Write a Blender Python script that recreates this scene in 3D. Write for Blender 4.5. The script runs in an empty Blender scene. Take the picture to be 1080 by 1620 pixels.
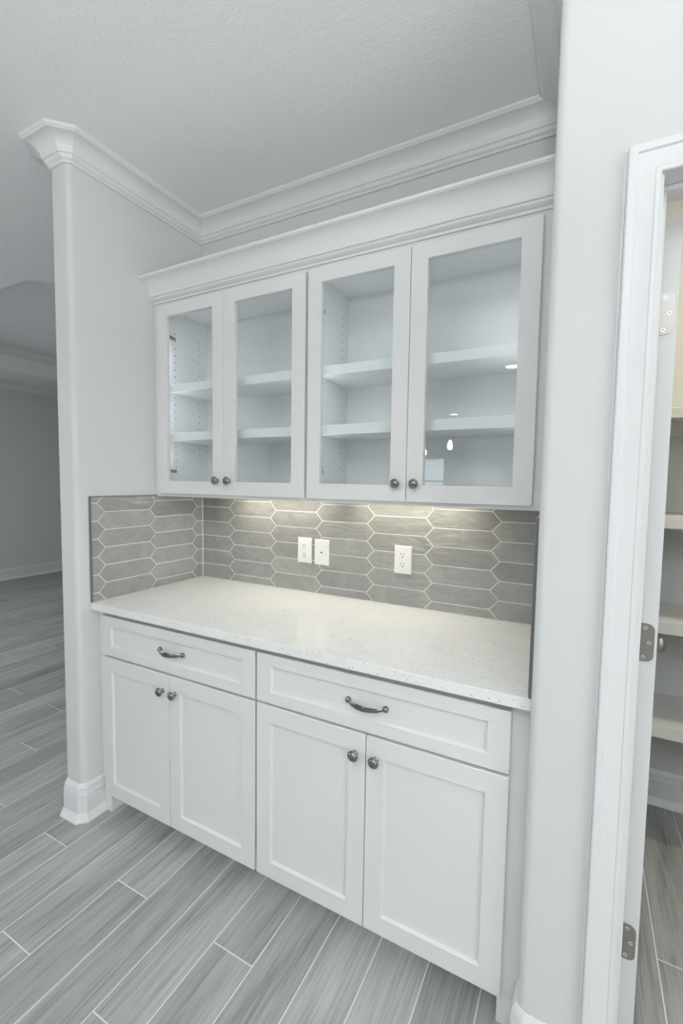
import bpy, bmesh, math, random
from mathutils import Vector, Matrix
from mathutils.geometry import tessellate_polygon
random.seed(7)
SC = bpy.context.scene
COL = SC.collection

# ------------------------------------------------------------------ camera
CAM = Vector((1.7265, -1.7295, 1.4159))
YAW, PITCH, ROLL, FPX = 0.4878, -0.0670, 0.0149, 719.41
_f = Vector((-math.sin(YAW) * math.cos(PITCH), math.cos(YAW) * math.cos(PITCH), math.sin(PITCH)))
_r = Vector((math.cos(YAW), math.sin(YAW), 0))
_u = _r.cross(_f)
_r2 = math.cos(ROLL) * _r + math.sin(ROLL) * _u
_u2 = -math.sin(ROLL) * _r + math.cos(ROLL) * _u
cd = bpy.data.cameras.new('camera')
cam = bpy.data.objects.new('camera', cd)
COL.objects.link(cam)
m = Matrix(((_r2.x, _u2.x, -_f.x), (_r2.y, _u2.y, -_f.y), (_r2.z, _u2.z, -_f.z))).to_4x4()
m.translation = CAM
cam.matrix_world = m
cd.sensor_fit = 'HORIZONTAL'
cd.sensor_width = 36.0
cd.lens = 36.0 * FPX / 1080.0
cd.clip_start = 0.02
cd.clip_end = 200
SC.camera = cam

# ------------------------------------------------------------------ world, light, exposure
SC.view_settings.view_transform = 'Standard'
SC.view_settings.look = 'None'
SC.view_settings.gamma = 1.0
SC.view_settings.use_curve_mapping = False
SC.view_settings.exposure = -0.11

w = bpy.data.worlds.new('daylight')
SC.world = w
w.use_nodes = True
w.node_tree.nodes['Background'].inputs[0].default_value = (0.82, 0.91, 1.0, 1)
w.node_tree.nodes['Background'].inputs[1].default_value = 0.45

CAN_POWER = 1.0
CEILING_BOUNCE = 88.0
GREAT_ROOM_FILL = 48.0
PATIO_FILL = 64.0
SINK_POWER = 16.0
PANTRY_POWER = 9.0
UNDERCAB = 19.0
CAB_FILL = 12.0
LEFT_FILL = 9.0


def area(name, loc, rot, sx, sy, power, col, shape='RECTANGLE'):
    l = bpy.data.lights.new(name, 'AREA')
    l.shape = shape
    l.size = sx
    l.size_y = sy
    l.energy = power
    l.color = col
    o = bpy.data.objects.new(name, l)
    COL.objects.link(o)
    o.location = loc
    o.rotation_euler = rot
    return o


# sink window daylight; added fill at made-up patio and left-room windows
area('patio_window_fill', (4.95, -3.4, 1.35), (0, math.radians(90), 0), 2.0, 2.8, PATIO_FILL, (0.985, 0.99, 1.0))
area('daylight_sink_window', (-1.25, -8.13, 1.45), (math.radians(90), 0, 0), 0.95, 0.95, SINK_POWER, (0.86, 0.94, 1.0))

area('great_room_window_fill', (-5.0, -2.3, 1.4), (0, math.radians(-90), 0), 1.6, 2.6, GREAT_ROOM_FILL, (0.88, 0.95, 1.0))

# ------------------------------------------------------------------ materials
def mat(name, col=(0.8, 0.8, 0.8), rough=0.5, metal=0.0, spec=0.5):
    mt = bpy.data.materials.new(name)
    mt.use_nodes = True
    b = mt.node_tree.nodes['Principled BSDF']
    b.inputs['Base Color'].default_value = (*col, 1)
    b.inputs['Roughness'].default_value = rough
    b.inputs['Metallic'].default_value = metal
    b.inputs['Specular IOR Level'].default_value = spec
    return mt


def nd(mt, t, **kw):
    n = mt.node_tree.nodes.new(t)
    for k, v in kw.items():
        if k.startswith('_'):
            setattr(n, k[1:], v)
        else:
            n.inputs[k].default_value = v
    return n


def lk(mt, a, b):
    mt.node_tree.links.new(a, b)


def coords(mt, scale=(1, 1, 1), kind='Object', rnd=False):
    tc = nd(mt, 'ShaderNodeTexCoord')
    mp = nd(mt, 'ShaderNodeMapping')
    mp.inputs['Scale'].default_value = scale
    if rnd:
        oi = nd(mt, 'ShaderNodeObjectInfo')
        mul = nd(mt, 'ShaderNodeVectorMath', _operation='SCALE')
        mul.inputs[0].default_value = (17.0, 29.0, 11.0)
        lk(mt, oi.outputs['Random'], mul.inputs['Scale'])
        add = nd(mt, 'ShaderNodeVectorMath', _operation='ADD')
        lk(mt, tc.outputs[kind], add.inputs[0])
        lk(mt, mul.outputs[0], add.inputs[1])
        lk(mt, add.outputs[0], mp.inputs['Vector'])
    else:
        lk(mt, tc.outputs[kind], mp.inputs['Vector'])
    return mp.outputs['Vector']


def bump(mt, height, strength, dist):
    b = mt.node_tree.nodes['Principled BSDF']
    n = nd(mt, 'ShaderNodeBump', Strength=strength, Distance=dist)
    lk(mt, height, n.inputs['Height'])
    lk(mt, n.outputs[0], b.inputs['Normal'])


def ramp(mt, fac, stops):
    r = nd(mt, 'ShaderNodeValToRGB')
    e = r.color_ramp.elements
    e[0].position, e[0].color = stops[0][0], (*stops[0][1], 1)
    e[1].position, e[1].color = stops[1][0], (*stops[1][1], 1)
    for p, c in stops[2:]:
        k = e.new(p)
        k.color = (*c, 1)
    lk(mt, fac, r.inputs['Fac'])
    return r.outputs['Color']


M = {}
# painted walls: faint orange peel
M['wall'] = mat('wall_paint', (0.70, 0.71, 0.705), 0.65, 0, 0.3)
n = nd(M['wall'], 'ShaderNodeTexNoise', Scale=170.0, Detail=2.0)
lk(M['wall'], coords(M['wall']), n.inputs['Vector'])
bump(M['wall'], n.outputs['Fac'], 0.10, 0.002)
# ceiling: skip-trowel texture
M['ceil'] = mat('ceiling_texture', (0.885, 0.92, 0.92), 0.7, 0, 0.3)
v = coords(M['ceil'], (1, 1.7, 1))
n = nd(M['ceil'], 'ShaderNodeTexNoise', Scale=34.0, Detail=4.0, Roughness=0.55, Distortion=1.2)
lk(M['ceil'], v, n.inputs['Vector'])
rr = ramp(M['ceil'], n.outputs['Fac'], [(0.40, (0, 0, 0)), (0.60, (1, 1, 1))])
bump(M['ceil'], rr, 0.15, 0.004)
# white trim and cabinet paint
M['trim'] = mat('trim_paint', (0.79, 0.80, 0.805), 0.34, 0, 0.45)
M['cab'] = mat('cabinet_paint', (0.79, 0.795, 0.79), 0.38, 0, 0.45)
M['mela'] = mat('white_melamine_interior', (0.93, 0.945, 0.955), 0.4, 0, 0.45)
M['shelf'] = mat('pantry_shelf_paint', (0.78, 0.78, 0.76), 0.4)
M['pin'] = mat('pin_hole_dark', (0.06, 0.06, 0.06), 0.8)
M['ply'] = mat('raw_wood_edge', (0.36, 0.31, 0.24), 0.7)
# quartz
M['quartz'] = mat('speckled_white_quartz', (0.80, 0.80, 0.78), 0.13, 0, 0.5)
mt = M['quartz']
v = coords(mt)
vo = nd(mt, 'ShaderNodeTexVoronoi', Scale=170.0)
lk(mt, v, vo.inputs['Vector'])
vn = nd(mt, 'ShaderNodeTexNoise', Scale=75.0, Detail=1.0)
lk(mt, v, vn.inputs['Vector'])
spot = nd(mt, 'ShaderNodeMath', _operation='LESS_THAN')
lk(mt, vo.outputs['Distance'], spot.inputs[0])
spot.inputs[1].default_value = 0.30
gate = nd(mt, 'ShaderNodeMath', _operation='GREATER_THAN')
lk(mt, vn.outputs['Fac'], gate.inputs[0])
gate.inputs[1].default_value = 0.615
both = nd(mt, 'ShaderNodeMath', _operation='MULTIPLY')
lk(mt, spot.outputs[0], both.inputs[0])
lk(mt, gate.outputs[0], both.inputs[1])
cl = nd(mt, 'ShaderNodeTexNoise', Scale=14.0, Detail=4.0)
lk(mt, v, cl.inputs['Vector'])
basec = ramp(mt, cl.outputs['Fac'], [(0.3, (0.87, 0.87, 0.86)), (0.7, (0.91, 0.91, 0.90))])
mx = nd(mt, 'ShaderNodeMix', _data_type='RGBA')
lk(mt, both.outputs[0], mx.inputs[0])
lk(mt, basec, mx.inputs[6])
mx.inputs[7].default_value = (0.42, 0.41, 0.39, 1)
lk(mt, mx.outputs[2], mt.node_tree.nodes['Principled BSDF'].inputs['Base Color'])
# glazed picket tile
M['tile'] = mat('glazed_grey_tile', (0.30, 0.305, 0.295), 0.14, 0, 0.5)
mt = M['tile']
v = coords(mt, (1, 1, 1), 'Object', True)
n1 = nd(mt, 'ShaderNodeTexNoise', Scale=9.0, Detail=5.0, Roughness=0.6, Distortion=1.5)
lk(mt, v, n1.inputs['Vector'])
c1 = ramp(mt, n1.outputs['Fac'], [(0.25, (0.285, 0.288, 0.280)), (0.75, (0.385, 0.387, 0.375))])
oi = nd(mt, 'ShaderNodeObjectInfo')
hv = nd(mt, 'ShaderNodeHueSaturation')
mr = nd(mt, 'ShaderNodeMapRange')
mr.inputs['To Min'].default_value = 0.90
mr.inputs['To Max'].default_value = 1.10
lk(mt, oi.outputs['Random'], mr.inputs['Value'])
lk(mt, mr.outputs[0], hv.inputs['Value'])
lk(mt, c1, hv.inputs['Color'])
lk(mt, hv.outputs[0], mt.node_tree.nodes['Principled BSDF'].inputs['Base Color'])
v2 = coords(mt, (9, 9, 26), 'Object', True)
n2 = nd(mt, 'ShaderNodeTexNoise', Scale=1.0, Detail=1.5, Distortion=1.2)
lk(mt, v2, n2.inputs['Vector'])
bump(mt, n2.outputs['Fac'], 0.55, 0.008)
M['grout'] = mat('cream_grout', (0.82, 0.81, 0.77), 0.85, 0, 0.2)
M['fgrout'] = mat('floor_grout', (0.80, 0.80, 0.78), 0.85, 0, 0.2)
# wood-look porcelain plank
M['plank'] = mat('wood_look_plank_tile', (0.3, 0.3, 0.3), 0.42, 0, 0.4)
mt = M['plank']
v = coords(mt, (1, 1, 1), 'Object', True)
def grain(sx, sy, detail, rough, dist):
    q = nd(mt, 'ShaderNodeMapping')
    q.inputs['Scale'].default_value = (sx, sy, 1)
    lk(mt, v, q.inputs['Vector'])
    t = nd(mt, 'ShaderNodeTexNoise', Scale=1.0, Detail=detail, Roughness=rough, Distortion=dist)
    lk(mt, q.outputs[0], t.inputs['Vector'])
    return t.outputs['Fac']


def addw(a, b, wgt):
    q = nd(mt, 'ShaderNodeMath', _operation='MULTIPLY_ADD')
    lk(mt, b, q.inputs[0])
    q.inputs[1].default_value = wgt
    lk(mt, a, q.inputs[2])
    return q.outputs[0]


broad = grain(8.0, 1.2, 3.0, 0.5, 0.9)        # soft cloudy bands
streak = grain(60.0, 2.6, 4.0, 0.6, 0.35)    # cathedral streaks
fine = grain(190.0, 6.0, 2.0, 0.5, 0.0)      # pores
dark = grain(30.0, 2.2, 2.0, 0.5, 1.4)        # occasional dark veins
dk = ramp(mt, dark, [(0.57, (0, 0, 0)), (0.70, (1, 1, 1))])
h1 = addw(broad, streak, 0.85)
h2 = addw(h1, fine, 0.70)
h3 = addw(h2, dk, -0.13)
hs = nd(mt, 'ShaderNodeMath', _operation='MULTIPLY')
lk(mt, h3, hs.inputs[0])
hs.inputs[1].default_value = 0.5
pc = ramp(mt, hs.outputs[0], [(0.47, (0.265, 0.268, 0.262)), (0.76, (0.485, 0.488, 0.478)), (0.62, (0.390, 0.393, 0.384))])
s1 = nd(mt, 'ShaderNodeMath', _operation='ADD')
lk(mt, streak, s1.inputs[0])
lk(mt, fine, s1.inputs[1])
oi = nd(mt, 'ShaderNodeObjectInfo')
hv = nd(mt, 'ShaderNodeHueSaturation')
mr = nd(mt, 'ShaderNodeMapRange')
mr.inputs['To Min'].default_value = 0.88
mr.inputs['To Max'].default_value = 1.12
lk(mt, oi.outputs['Random'], mr.inputs['Value'])
lk(mt, mr.outputs[0], hv.inputs['Value'])
lk(mt, pc, hv.inputs['Color'])
lk(mt, hv.outputs[0], mt.node_tree.nodes['Principled BSDF'].inputs['Base Color'])
bump(mt, s1.outputs[0], 0.12, 0.002)
# metals and plastics
M['nickel'] = mat('brushed_nickel', (0.27, 0.26, 0.235), 0.27, 1.0)
M['satin'] = mat('satin_nickel_hinge', (0.40, 0.39, 0.365), 0.42, 1.0)
M['screw'] = mat('bright_screw', (0.85, 0.84, 0.80), 0.3, 0.6)
M['edge'] = mat('anodised_tile_edge', (0.28, 0.28, 0.28), 0.3, 1.0)
M['hinge'] = mat('steel_cup_hinge', (0.36, 0.36, 0.36), 0.4, 0.8)
M['plate'] = mat('white_plastic', (0.86, 0.86, 0.84), 0.3, 0, 0.5)
M['slot'] = mat('outlet_slot', (0.05, 0.05, 0.05), 0.6)


def glass(name, gl=1.0, ior=1.45):
    g = bpy.data.materials.new(name)
    g.use_nodes = True
    t = g.node_tree
    t.nodes.remove(t.nodes['Principled BSDF'])
    out = t.nodes['Material Output']
    tr = t.nodes.new('ShaderNodeBsdfTransparent')
    tr.inputs[0].default_value = (0.985, 0.995, 0.995, 1)
    gs = t.nodes.new('ShaderNodeBsdfGlossy')
    gs.inputs['Roughness'].default_value = 0.0
    fr = t.nodes.new('ShaderNodeFresnel')
    # same reflectance from both sides of the pane (no total internal reflection in a thin sheet)
    ge = t.nodes.new('ShaderNodeNewGeometry')
    mi = t.nodes.new('ShaderNodeMix')
    mi.inputs[2].default_value = ior
    mi.inputs[3].default_value = 1.0 / ior
    t.links.new(ge.outputs['Backfacing'], mi.inputs[0])
    t.links.new(mi.outputs[0], fr.inputs[0])
    mx = t.nodes.new('ShaderNodeMixShader')
    t.links.new(fr.outputs[0], mx.inputs[0])
    t.links.new(tr.outputs[0], mx.inputs[1])
    t.links.new(gs.outputs[0], mx.inputs[2])
    t.links.new(mx.outputs[0], out.inputs[0])
    return g


M['glass'] = glass('clear_glass')


def emis(name, col, s):
    e = bpy.data.materials.new(name)
    e.use_nodes = True
    t = e.node_tree
    b = t.nodes['Principled BSDF']
    b.inputs['Base Color'].default_value = (*col, 1)
    b.inputs['Emission Color'].default_value = (*col, 1)
    b.inputs['Emission Strength'].default_value = s
    return e


M['lens'] = emis('lamp_lens', (1.0, 0.97, 0.9), 14.0)
M['bulb'] = emis('bulb_glow', (1.0, 0.90, 0.76), 170.0)
M['cfill'] = emis('cabinet_fill_glow', (0.92, 0.97, 1.0), CAB_FILL)  # glow of the added strips inside the glass cabinets
M['led'] = emis('warm_led', (1.0, 0.92, 0.76), UNDERCAB)

# ------------------------------------------------------------------ helpers
WL = {}   # world centre of every object


def BM():
    return bmesh.new()


def obj(name, bm, material, parent=None, smooth=False, origin=None):
    """link a bmesh given in world coordinates as one mesh object"""
    bmesh.ops.recalc_face_normals(bm, faces=bm.faces)
    xs = [v.co for v in bm.verts]
    lo = Vector((min(c.x for c in xs), min(c.y for c in xs), min(c.z for c in xs)))
    hi = Vector((max(c.x for c in xs), max(c.y for c in xs), max(c.z for c in xs)))
    c = origin or (Vector(((lo.x + hi.x) / 2, (lo.y + hi.y) / 2, (lo.z + hi.z) / 2)))
    c = Vector(c)
    for v in bm.verts:
        v.co -= c
    me = bpy.data.meshes.new(name)
    bm.to_mesh(me)
    bm.free()
    me.materials.append(M[material] if isinstance(material, str) else material)
    if smooth:
        for p in me.polygons:
            p.use_smooth = True
    o = bpy.data.objects.new(name, me)
    COL.objects.link(o)
    WL[o] = c
    if parent:
        o.parent = parent
        o.location = c - WL[parent]
    else:
        o.location = c
    return o


def dup(src, centre, parent=None, name=None):
    """a copy of one mesh object (shared data) at another world centre"""
    o = src.copy()
    if name:
        o.name = name
    COL.objects.link(o)
    c = Vector(centre)
    WL[o] = c
    o.parent = parent
    o.location = c - WL[parent] if parent else c
    return o


def thing(name, loc, label, cat, group=None):
    o = bpy.data.objects.new(name, None)
    o.empty_display_size = 0.05
    COL.objects.link(o)
    o.location = loc
    WL[o] = Vector(loc)
    tag(o, label, cat, group)
    return o


def tag(o, label, cat, group=None):
    o['label'] = label
    o['category'] = cat
    if group:
        o['group'] = group
    return o


def struct(o, label=None, cat=None):
    o['kind'] = 'structure'
    if label:
        o['label'] = label
    if cat:
        o['category'] = cat
    return o


def box(bm, x0, x1, y0, y1, z0, z1, bev=0.0, seg=1):
    vs = [bm.verts.new(p) for p in ((x0, y0, z0), (x1, y0, z0), (x1, y1, z0), (x0, y1, z0),
                                    (x0, y0, z1), (x1, y0, z1), (x1, y1, z1), (x0, y1, z1))]
    fs = [bm.faces.new([vs[i] for i in f]) for f in ((0, 3, 2, 1), (4, 5, 6, 7), (0, 1, 5, 4), (1, 2, 6, 5), (2, 3, 7, 6), (3, 0, 4, 7))]
    if bev:
        es = list({e for f in fs for e in f.edges})
        bmesh.ops.bevel(bm, geom=es, offset=bev, segments=seg, affect='EDGES', profile=0.5)
    return bm


def B(*a, **k):
    return box(BM(), *a, **k)


def prism(bm, poly, h0, h1, mapf):
    """extrude a 2D polygon between h0 and h1"""
    a = [bm.verts.new(mapf(p, h0)) for p in poly]
    b = [bm.verts.new(mapf(p, h1)) for p in poly]
    bm.faces.new(a)
    bm.faces.new(b)
    n = len(poly)
    for i in range(n):
        bm.faces.new((a[i], a[(i + 1) % n], b[(i + 1) % n], b[i]))
    return bm


XY = lambda p, h: Vector((p[0], p[1], h))


def sweep(bm, prof, path, mapf, side=1, closed=False, dirs=None):
    """sweep a profile (offset, height) along a 2D polyline with mitred corners; side=+1 offsets to the left of travel"""
    P = [Vector(p) for p in path]
    n = len(P)
    rows = []
    for i in range(n):
        a = P[i - 1] if (i > 0 or closed) else None
        c = P[(i + 1) % n] if (i < n - 1 or closed) else None
        ns = []
        if a is not None:
            d = (P[i] - a).normalized()
            ns.append(Vector((-d.y, d.x)))
        if c is not None:
            d = (c - P[i]).normalized()
            ns.append(Vector((-d.y, d.x)))
        if len(ns) == 2:
            b = (ns[0] + ns[1])
            b = b / (1 + ns[0].dot(ns[1]))
        else:
            b = ns[0]
        b = b * side
        rows.append([bm.verts.new(mapf(P[i] + b * d, h)) for d, h in prof])
    k = len(prof)
    for i in range(n if closed else n - 1):
        r0, r1 = rows[i], rows[(i + 1) % n]
        for j in range(k):
            jj = (j + 1) % k
            bm.faces.new((r0[j], r0[jj], r1[jj], r1[j]))
    if not closed:
        bm.faces.new(rows[0])
        bm.faces.new(rows[-1])
    return bm


def lathe(bm, prof, seg=20, mapf=lambda r, a, h: Vector((r * math.cos(a), r * math.sin(a), h))):
    rows = []
    for r, h in prof:
        if r < 1e-6:
            rows.append([bm.verts.new(mapf(0, 0, h))])
        else:
            rows.append([bm.verts.new(mapf(r, 2 * math.pi * i / seg, h)) for i in range(seg)])
    for a, b in zip(rows, rows[1:]):
        for i in range(seg):
            j = (i + 1) % seg
            if len(a) == 1 and len(b) > 1:
                bm.faces.new((a[0], b[i], b[j]))
            elif len(b) == 1 and len(a) > 1:
                bm.faces.new((a[i], b[0], a[j]))
            elif len(a) > 1:
                bm.faces.new((a[i], b[i], b[j], a[j]))
    return bm


def arc(cx, cy, r, a0, a1, n=6):
    return [(cx + r * math.cos(math.radians(a0 + (a1 - a0) * i / n)), cy + r * math.sin(math.radians(a0 + (a1 - a0) * i / n))) for i in range(n + 1)]


def frame_ring(x0, x1, z0, z1, ix, izb, izt, yf, yb, slope=0.0042, bev=0.0018):
    """rectangular frame (stiles and rails) in the xz plane, front at yf, back at yb"""
    bm = BM()
    s = 1 if yf < yb else -1
    loops = [
        (0, 0, 0, 0, yb), (0, 0, 0, 0, yf + s * bev), (bev, bev, bev, bev, yf),
        (ix, ix, izb, izt, yf), (ix + slope, ix + slope, izb + slope, izt + slope, yf + s * 0.0095),
        (ix + slope, ix + slope, izb + slope, izt + slope, yb)]
    R = []
    for l, r, b, t, y in loops:
        R.append([bm.verts.new(p) for p in ((x0 + l, y, z0 + b), (x1 - r, y, z0 + b), (x1 - r, y, z1 - t), (x0 + l, y, z1 - t))])
    for a, b in zip(R, R[1:] + R[:1]):
        for i in range(4):
            j = (i + 1) % 4
            bm.faces.new((a[i], a[j], b[j], b[i]))
    return bm


# ------------------------------------------------------------------ dimensions
FZ = 0.025           # floor
CZ = 2.66            # ceiling
XL, XLL = -0.008, -0.118      # wing wall right / left faces
YW = -0.66           # wing wall end
YB = 0.008           # back wall plane
XR = 1.642           # niche right wall
YF = -0.645          # pantry wall front face
CT, CB = 0.914, 0.884         # countertop top and underside
ZT = 1.338           # tile top = underside of wall cabinets
RX0, RX1, RY0, RY1 = -5.1, 5.0, -8.0, 3.2

# ------------------------------------------------------------------ floor with planks
fl = struct(obj('floor', B(RX0 - 0.1, RX1 + 0.1, RY0 - 0.1, RY1 + 0.1, FZ - 0.05, FZ - 0.0006), 'fgrout'))
fl['label'] = 'grey wood-look plank tile floor with thin pale grout lines'
PW, PX0 = 0.14709, -0.2273
PL = 0.8757
JY = {0: -1.0545, 1: -0.7688, 2: -0.4792}


def project(p):
    d = Vector(p) - CAM
    z = d.dot(_f)
    if z < 0.05:
        return None
    return 540 + FPX * d.dot(_r2) / z, 810 - FPX * d.dot(_u2) / z, z


cand = []
r0 = math.floor((RX0 - PX0) / PW)
r1 = math.ceil((RX1 - PX0) / PW)
for r in range(r0, r1):
    xa, xb = PX0 + r * PW, PX0 + (r + 1) * PW
    xa2, xb2 = max(xa, RX0), min(xb, RX1)
    if xb2 - xa2 < 0.02:
        continue
    y = JY[r % 3] - 9 * PL
    while y < RY1:
        ya2, yb2 = max(y, RY0), min(y + PL, RY1)
        if yb2 - ya2 > 0.02:
            vis, best = False, 1e9
            for i in range(6):
                for fx in (0.0, 0.5, 1.0):
                    q = project((xa2 + (xb2 - xa2) * fx, ya2 + (yb2 - ya2) * i / 5, FZ))
                    if q and -20 < q[0] < 1100 and 0 < q[1] < 1650:
                        vis = True
                        best = min(best, q[2])
            # planks hidden behind the niche, in the walls or out of frame are not seen
            xm = (xa2 + xb2) / 2
            if vis:
                if ya2 > -0.5 and XLL < xa2 and xb2 < 1.75:
                    vis = False
                if ya2 > 0.62 and xa2 > XLL - 0.3:
                    vis = False
                if xa2 > 2.6:
                    vis = False
                q = project((xm, (ya2 + yb2) / 2, FZ))
                if q and ya2 > -0.4 and xm < XLL and q[0] > 190:
                    vis = False
            cand.append((vis, best, xa2, xb2, ya2, yb2))
        y += PL
cand.sort(key=lambda c: (not c[0], c[1]))
G = 0.0015
cache = {}
rest = BM()


def plank_bm(w_, l_):
    bm = BM()
    b = 0.0008
    lo = [bm.verts.new(p) for p in ((-w_, -l_, -0.006), (w_, -l_, -0.006), (w_, l_, -0.006), (-w_, l_, -0.006))]
    mi = [bm.verts.new(p) for p in ((-w_, -l_, -b), (w_, -l_, -b), (w_, l_, -b), (-w_, l_, -b))]
    tp = [bm.verts.new(p) for p in ((-w_ + b, -l_ + b, 0), (w_ - b, -l_ + b, 0), (w_ - b, l_ - b, 0), (-w_ + b, l_ - b, 0))]
    bm.faces.new(tp)
    for a, c in ((lo, mi), (mi, tp)):
        for i in range(4):
            j = (i + 1) % 4
            bm.faces.new((a[i], a[j], c[j], c[i]))
    return bm


npl = 0
for vis, dist, xa, xb, ya, yb in cand:
    hw, hl = (xb - xa) / 2 - G, (yb - ya) / 2 - G
    cx, cy = (xa + xb) / 2, (ya + yb) / 2
    if vis and npl < 295:
        key = (round(hw, 4), round(hl, 4))
        if key not in cache:
            bm = plank_bm(hw, hl)
            me = bpy.data.meshes.new('plank')
            bm.to_mesh(me)
            bm.free()
            me.materials.append(M['plank'])
            cache[key] = me
        o = bpy.data.objects.new('plank', cache[key])
        COL.objects.link(o)
        o.parent = fl
        o.location = Vector((cx, cy, FZ)) - WL[fl]
        npl += 1
    else:
        vs = [rest.verts.new(p) for p in ((cx - hw, cy - hl, FZ), (cx + hw, cy - hl, FZ), (cx + hw, cy + hl, FZ), (cx - hw, cy + hl, FZ))]
        rest.faces.new(vs)
o = obj('plank_field', rest, 'plank', fl)
o['kind'] = 'stuff'

# ------------------------------------------------------------------ walls
RB = 0.020


def wall(name, poly, z0=FZ, z1=CZ, label=None):
    bm = prism(BM(), poly, z0, z1, XY)
    o = obj(name, bm, 'wall')
    for p in o.data.polygons:
        p.use_smooth = abs(p.normal.z) < 0.5
    o.data.set_sharp_from_angle(angle=math.radians(40))
    struct(o, label)
    return o


wl = wall('wall_left', [(XL, RY1), (XLL, RY1)] + arc(XLL + RB, YW + RB, RB, 180, 270) + arc(XL - RB, YW + RB, RB, 270, 360),
          label='pale grey wing wall with rounded corners left of the cabinets')
wb = wall('wall_back', [(XL, YB), (XR, YB), (XR, 0.12), (XL, 0.12)], label='pale grey wall behind the cabinets, tiled above the counter')
DX0, DX1 = 1.836, 2.60     # clear door opening
DZ = 2.014
wr = wall('wall_right', [(XR, 0.62)] + arc(XR + RB, YF + RB, RB, 180, 270) + [(DX0 - 0.018, YF), (DX0 - 0.018, YF + 0.12), (XR + 0.11, YF + 0.12), (XR + 0.11, 0.62)],
          label='pale grey wall with rounded corner between cabinets and pantry door')
bm = BM()
box(bm, DX0 - 0.018, DX1 + 0.018, YF, YF + 0.12, DZ + 0.018, CZ)
struct(obj('wall_front', bm, 'wall'), 'pale grey wall above the pantry door opening')
struct(obj('wall_side', B(DX1 + 0.018, RX1, YF, YF + 0.12, FZ, CZ), 'wall'), 'pale grey wall right of the pantry door')
struct(obj('wall_pantry_back', B(XR, 3.22, 0.62, 0.74, FZ, CZ), 'wall'), 'pantry back wall behind the white shelves')
struct(obj('wall_pantry_side', B(3.1, 3.22, YF + 0.12, 0.62, FZ, CZ), 'wall'), 'pantry side wall')
bm = BM()
box(bm, RX0 - 0.1, RX0, RY0, -3.65, FZ, CZ)
box(bm, RX0 - 0.1, RX0, -0.95, RY1, FZ, CZ)
box(bm, RX0 - 0.1, RX0, -3.65, -0.95, FZ, 0.58)
box(bm, RX0 - 0.1, RX0, -3.65, -0.95, 2.24, CZ)
struct(obj('wall_far', bm, 'wall'), 'far grey wall of the dim room at left')
struct(obj('wall_end', B(RX0 - 0.1, XL, RY1, RY1 + 0.1, FZ, CZ), 'wall'), 'end wall of the dim room at left')
bm = BM()
EY0, EY1, EZ0, EZ1 = -4.85, -1.95, 0.12, 2.38
box(bm, RX1, RX1 + 0.1, RY0, EY0, FZ, CZ)
box(bm, RX1, RX1 + 0.1, EY1, YF + 0.12, FZ, CZ)
box(bm, RX1, RX1 + 0.1, EY0, EY1, FZ, EZ0)
box(bm, RX1, RX1 + 0.1, EY0, EY1, EZ1, CZ)
struct(obj('wall_east', bm, 'wall'), 'kitchen side wall with an added wide patio window, out of frame')
bm = BM()  # added unseen window, source of the side fill
for i in range(4):
    y = EY0 + (EY1 - EY0 - 0.06) * i / 3
    box(bm, RX1 - 0.01, RX1 + 0.09, y, y + 0.06, EZ0, EZ1)
for i in range(3):
    y = EY0 + (EY1 - EY0 - 0.06) * i / 3 + 0.06
    y2 = EY0 + (EY1 - EY0 - 0.06) * (i + 1) / 3
    box(bm, RX1 - 0.01, RX1 + 0.09, y, y2, EZ0, EZ0 + 0.06)
    box(bm, RX1 - 0.01, RX1 + 0.09, y, y2, EZ1 - 0.06, EZ1)
o = struct(obj('window_2', bm, 'trim'), 'added wide white patio window for fill in the kitchen side wall, out of frame')
for i in range(3):
    y = EY0 + (EY1 - EY0 - 0.06) * i / 3 + 0.06
    y2 = EY0 + (EY1 - EY0 - 0.06) * (i + 1) / 3
    obj('pane', B(RX1 + 0.05, RX1 + 0.054, y, y2, EZ0 + 0.06, EZ1 - 0.06), 'glass', o)
# kitchen wall behind the photographer, with two window openings
bm = BM()
ops = [(-1.75, -0.75, 0.95, 1.95)]
ya, yb = RY0 - 0.1, RY0
xs = RX0 - 0.1
for a, b, c, d in ops:
    box(bm, xs, a, ya, yb, FZ, CZ)
    box(bm, a, b, ya, yb, FZ, c)
    box(bm, a, b, ya, yb, d, CZ)
    xs = b
box(bm, xs, RX1 + 0.1, ya, yb, FZ, CZ)
struct(obj('wall_kitchen', bm, 'wall'), 'kitchen wall with windows behind the camera')
for k, (a, b, c, d) in enumerate(ops):
    f = BM()
    t = 0.045
    box(f, a, a + t, ya + 0.02, yb + 0.015, c, d)
    box(f, b - t, b, ya + 0.02, yb + 0.015, c, d)
    box(f, a + t, b - t, ya + 0.02, yb + 0.015, c, c + t)
    box(f, a + t, b - t, ya + 0.02, yb + 0.015, d - t, d)
    zm = (c + d) / 2
    box(f, a + t, b - t, ya + 0.03, yb, zm - 0.018, zm + 0.018)
    o = struct(obj('window_%d' % (k + 1), f, 'trim'), 'small white sash window over the kitchen sink')
    g = obj('pane', B(a + t, b - t, ya + 0.045, ya + 0.049, c + t, d - t), 'glass', o)

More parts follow.
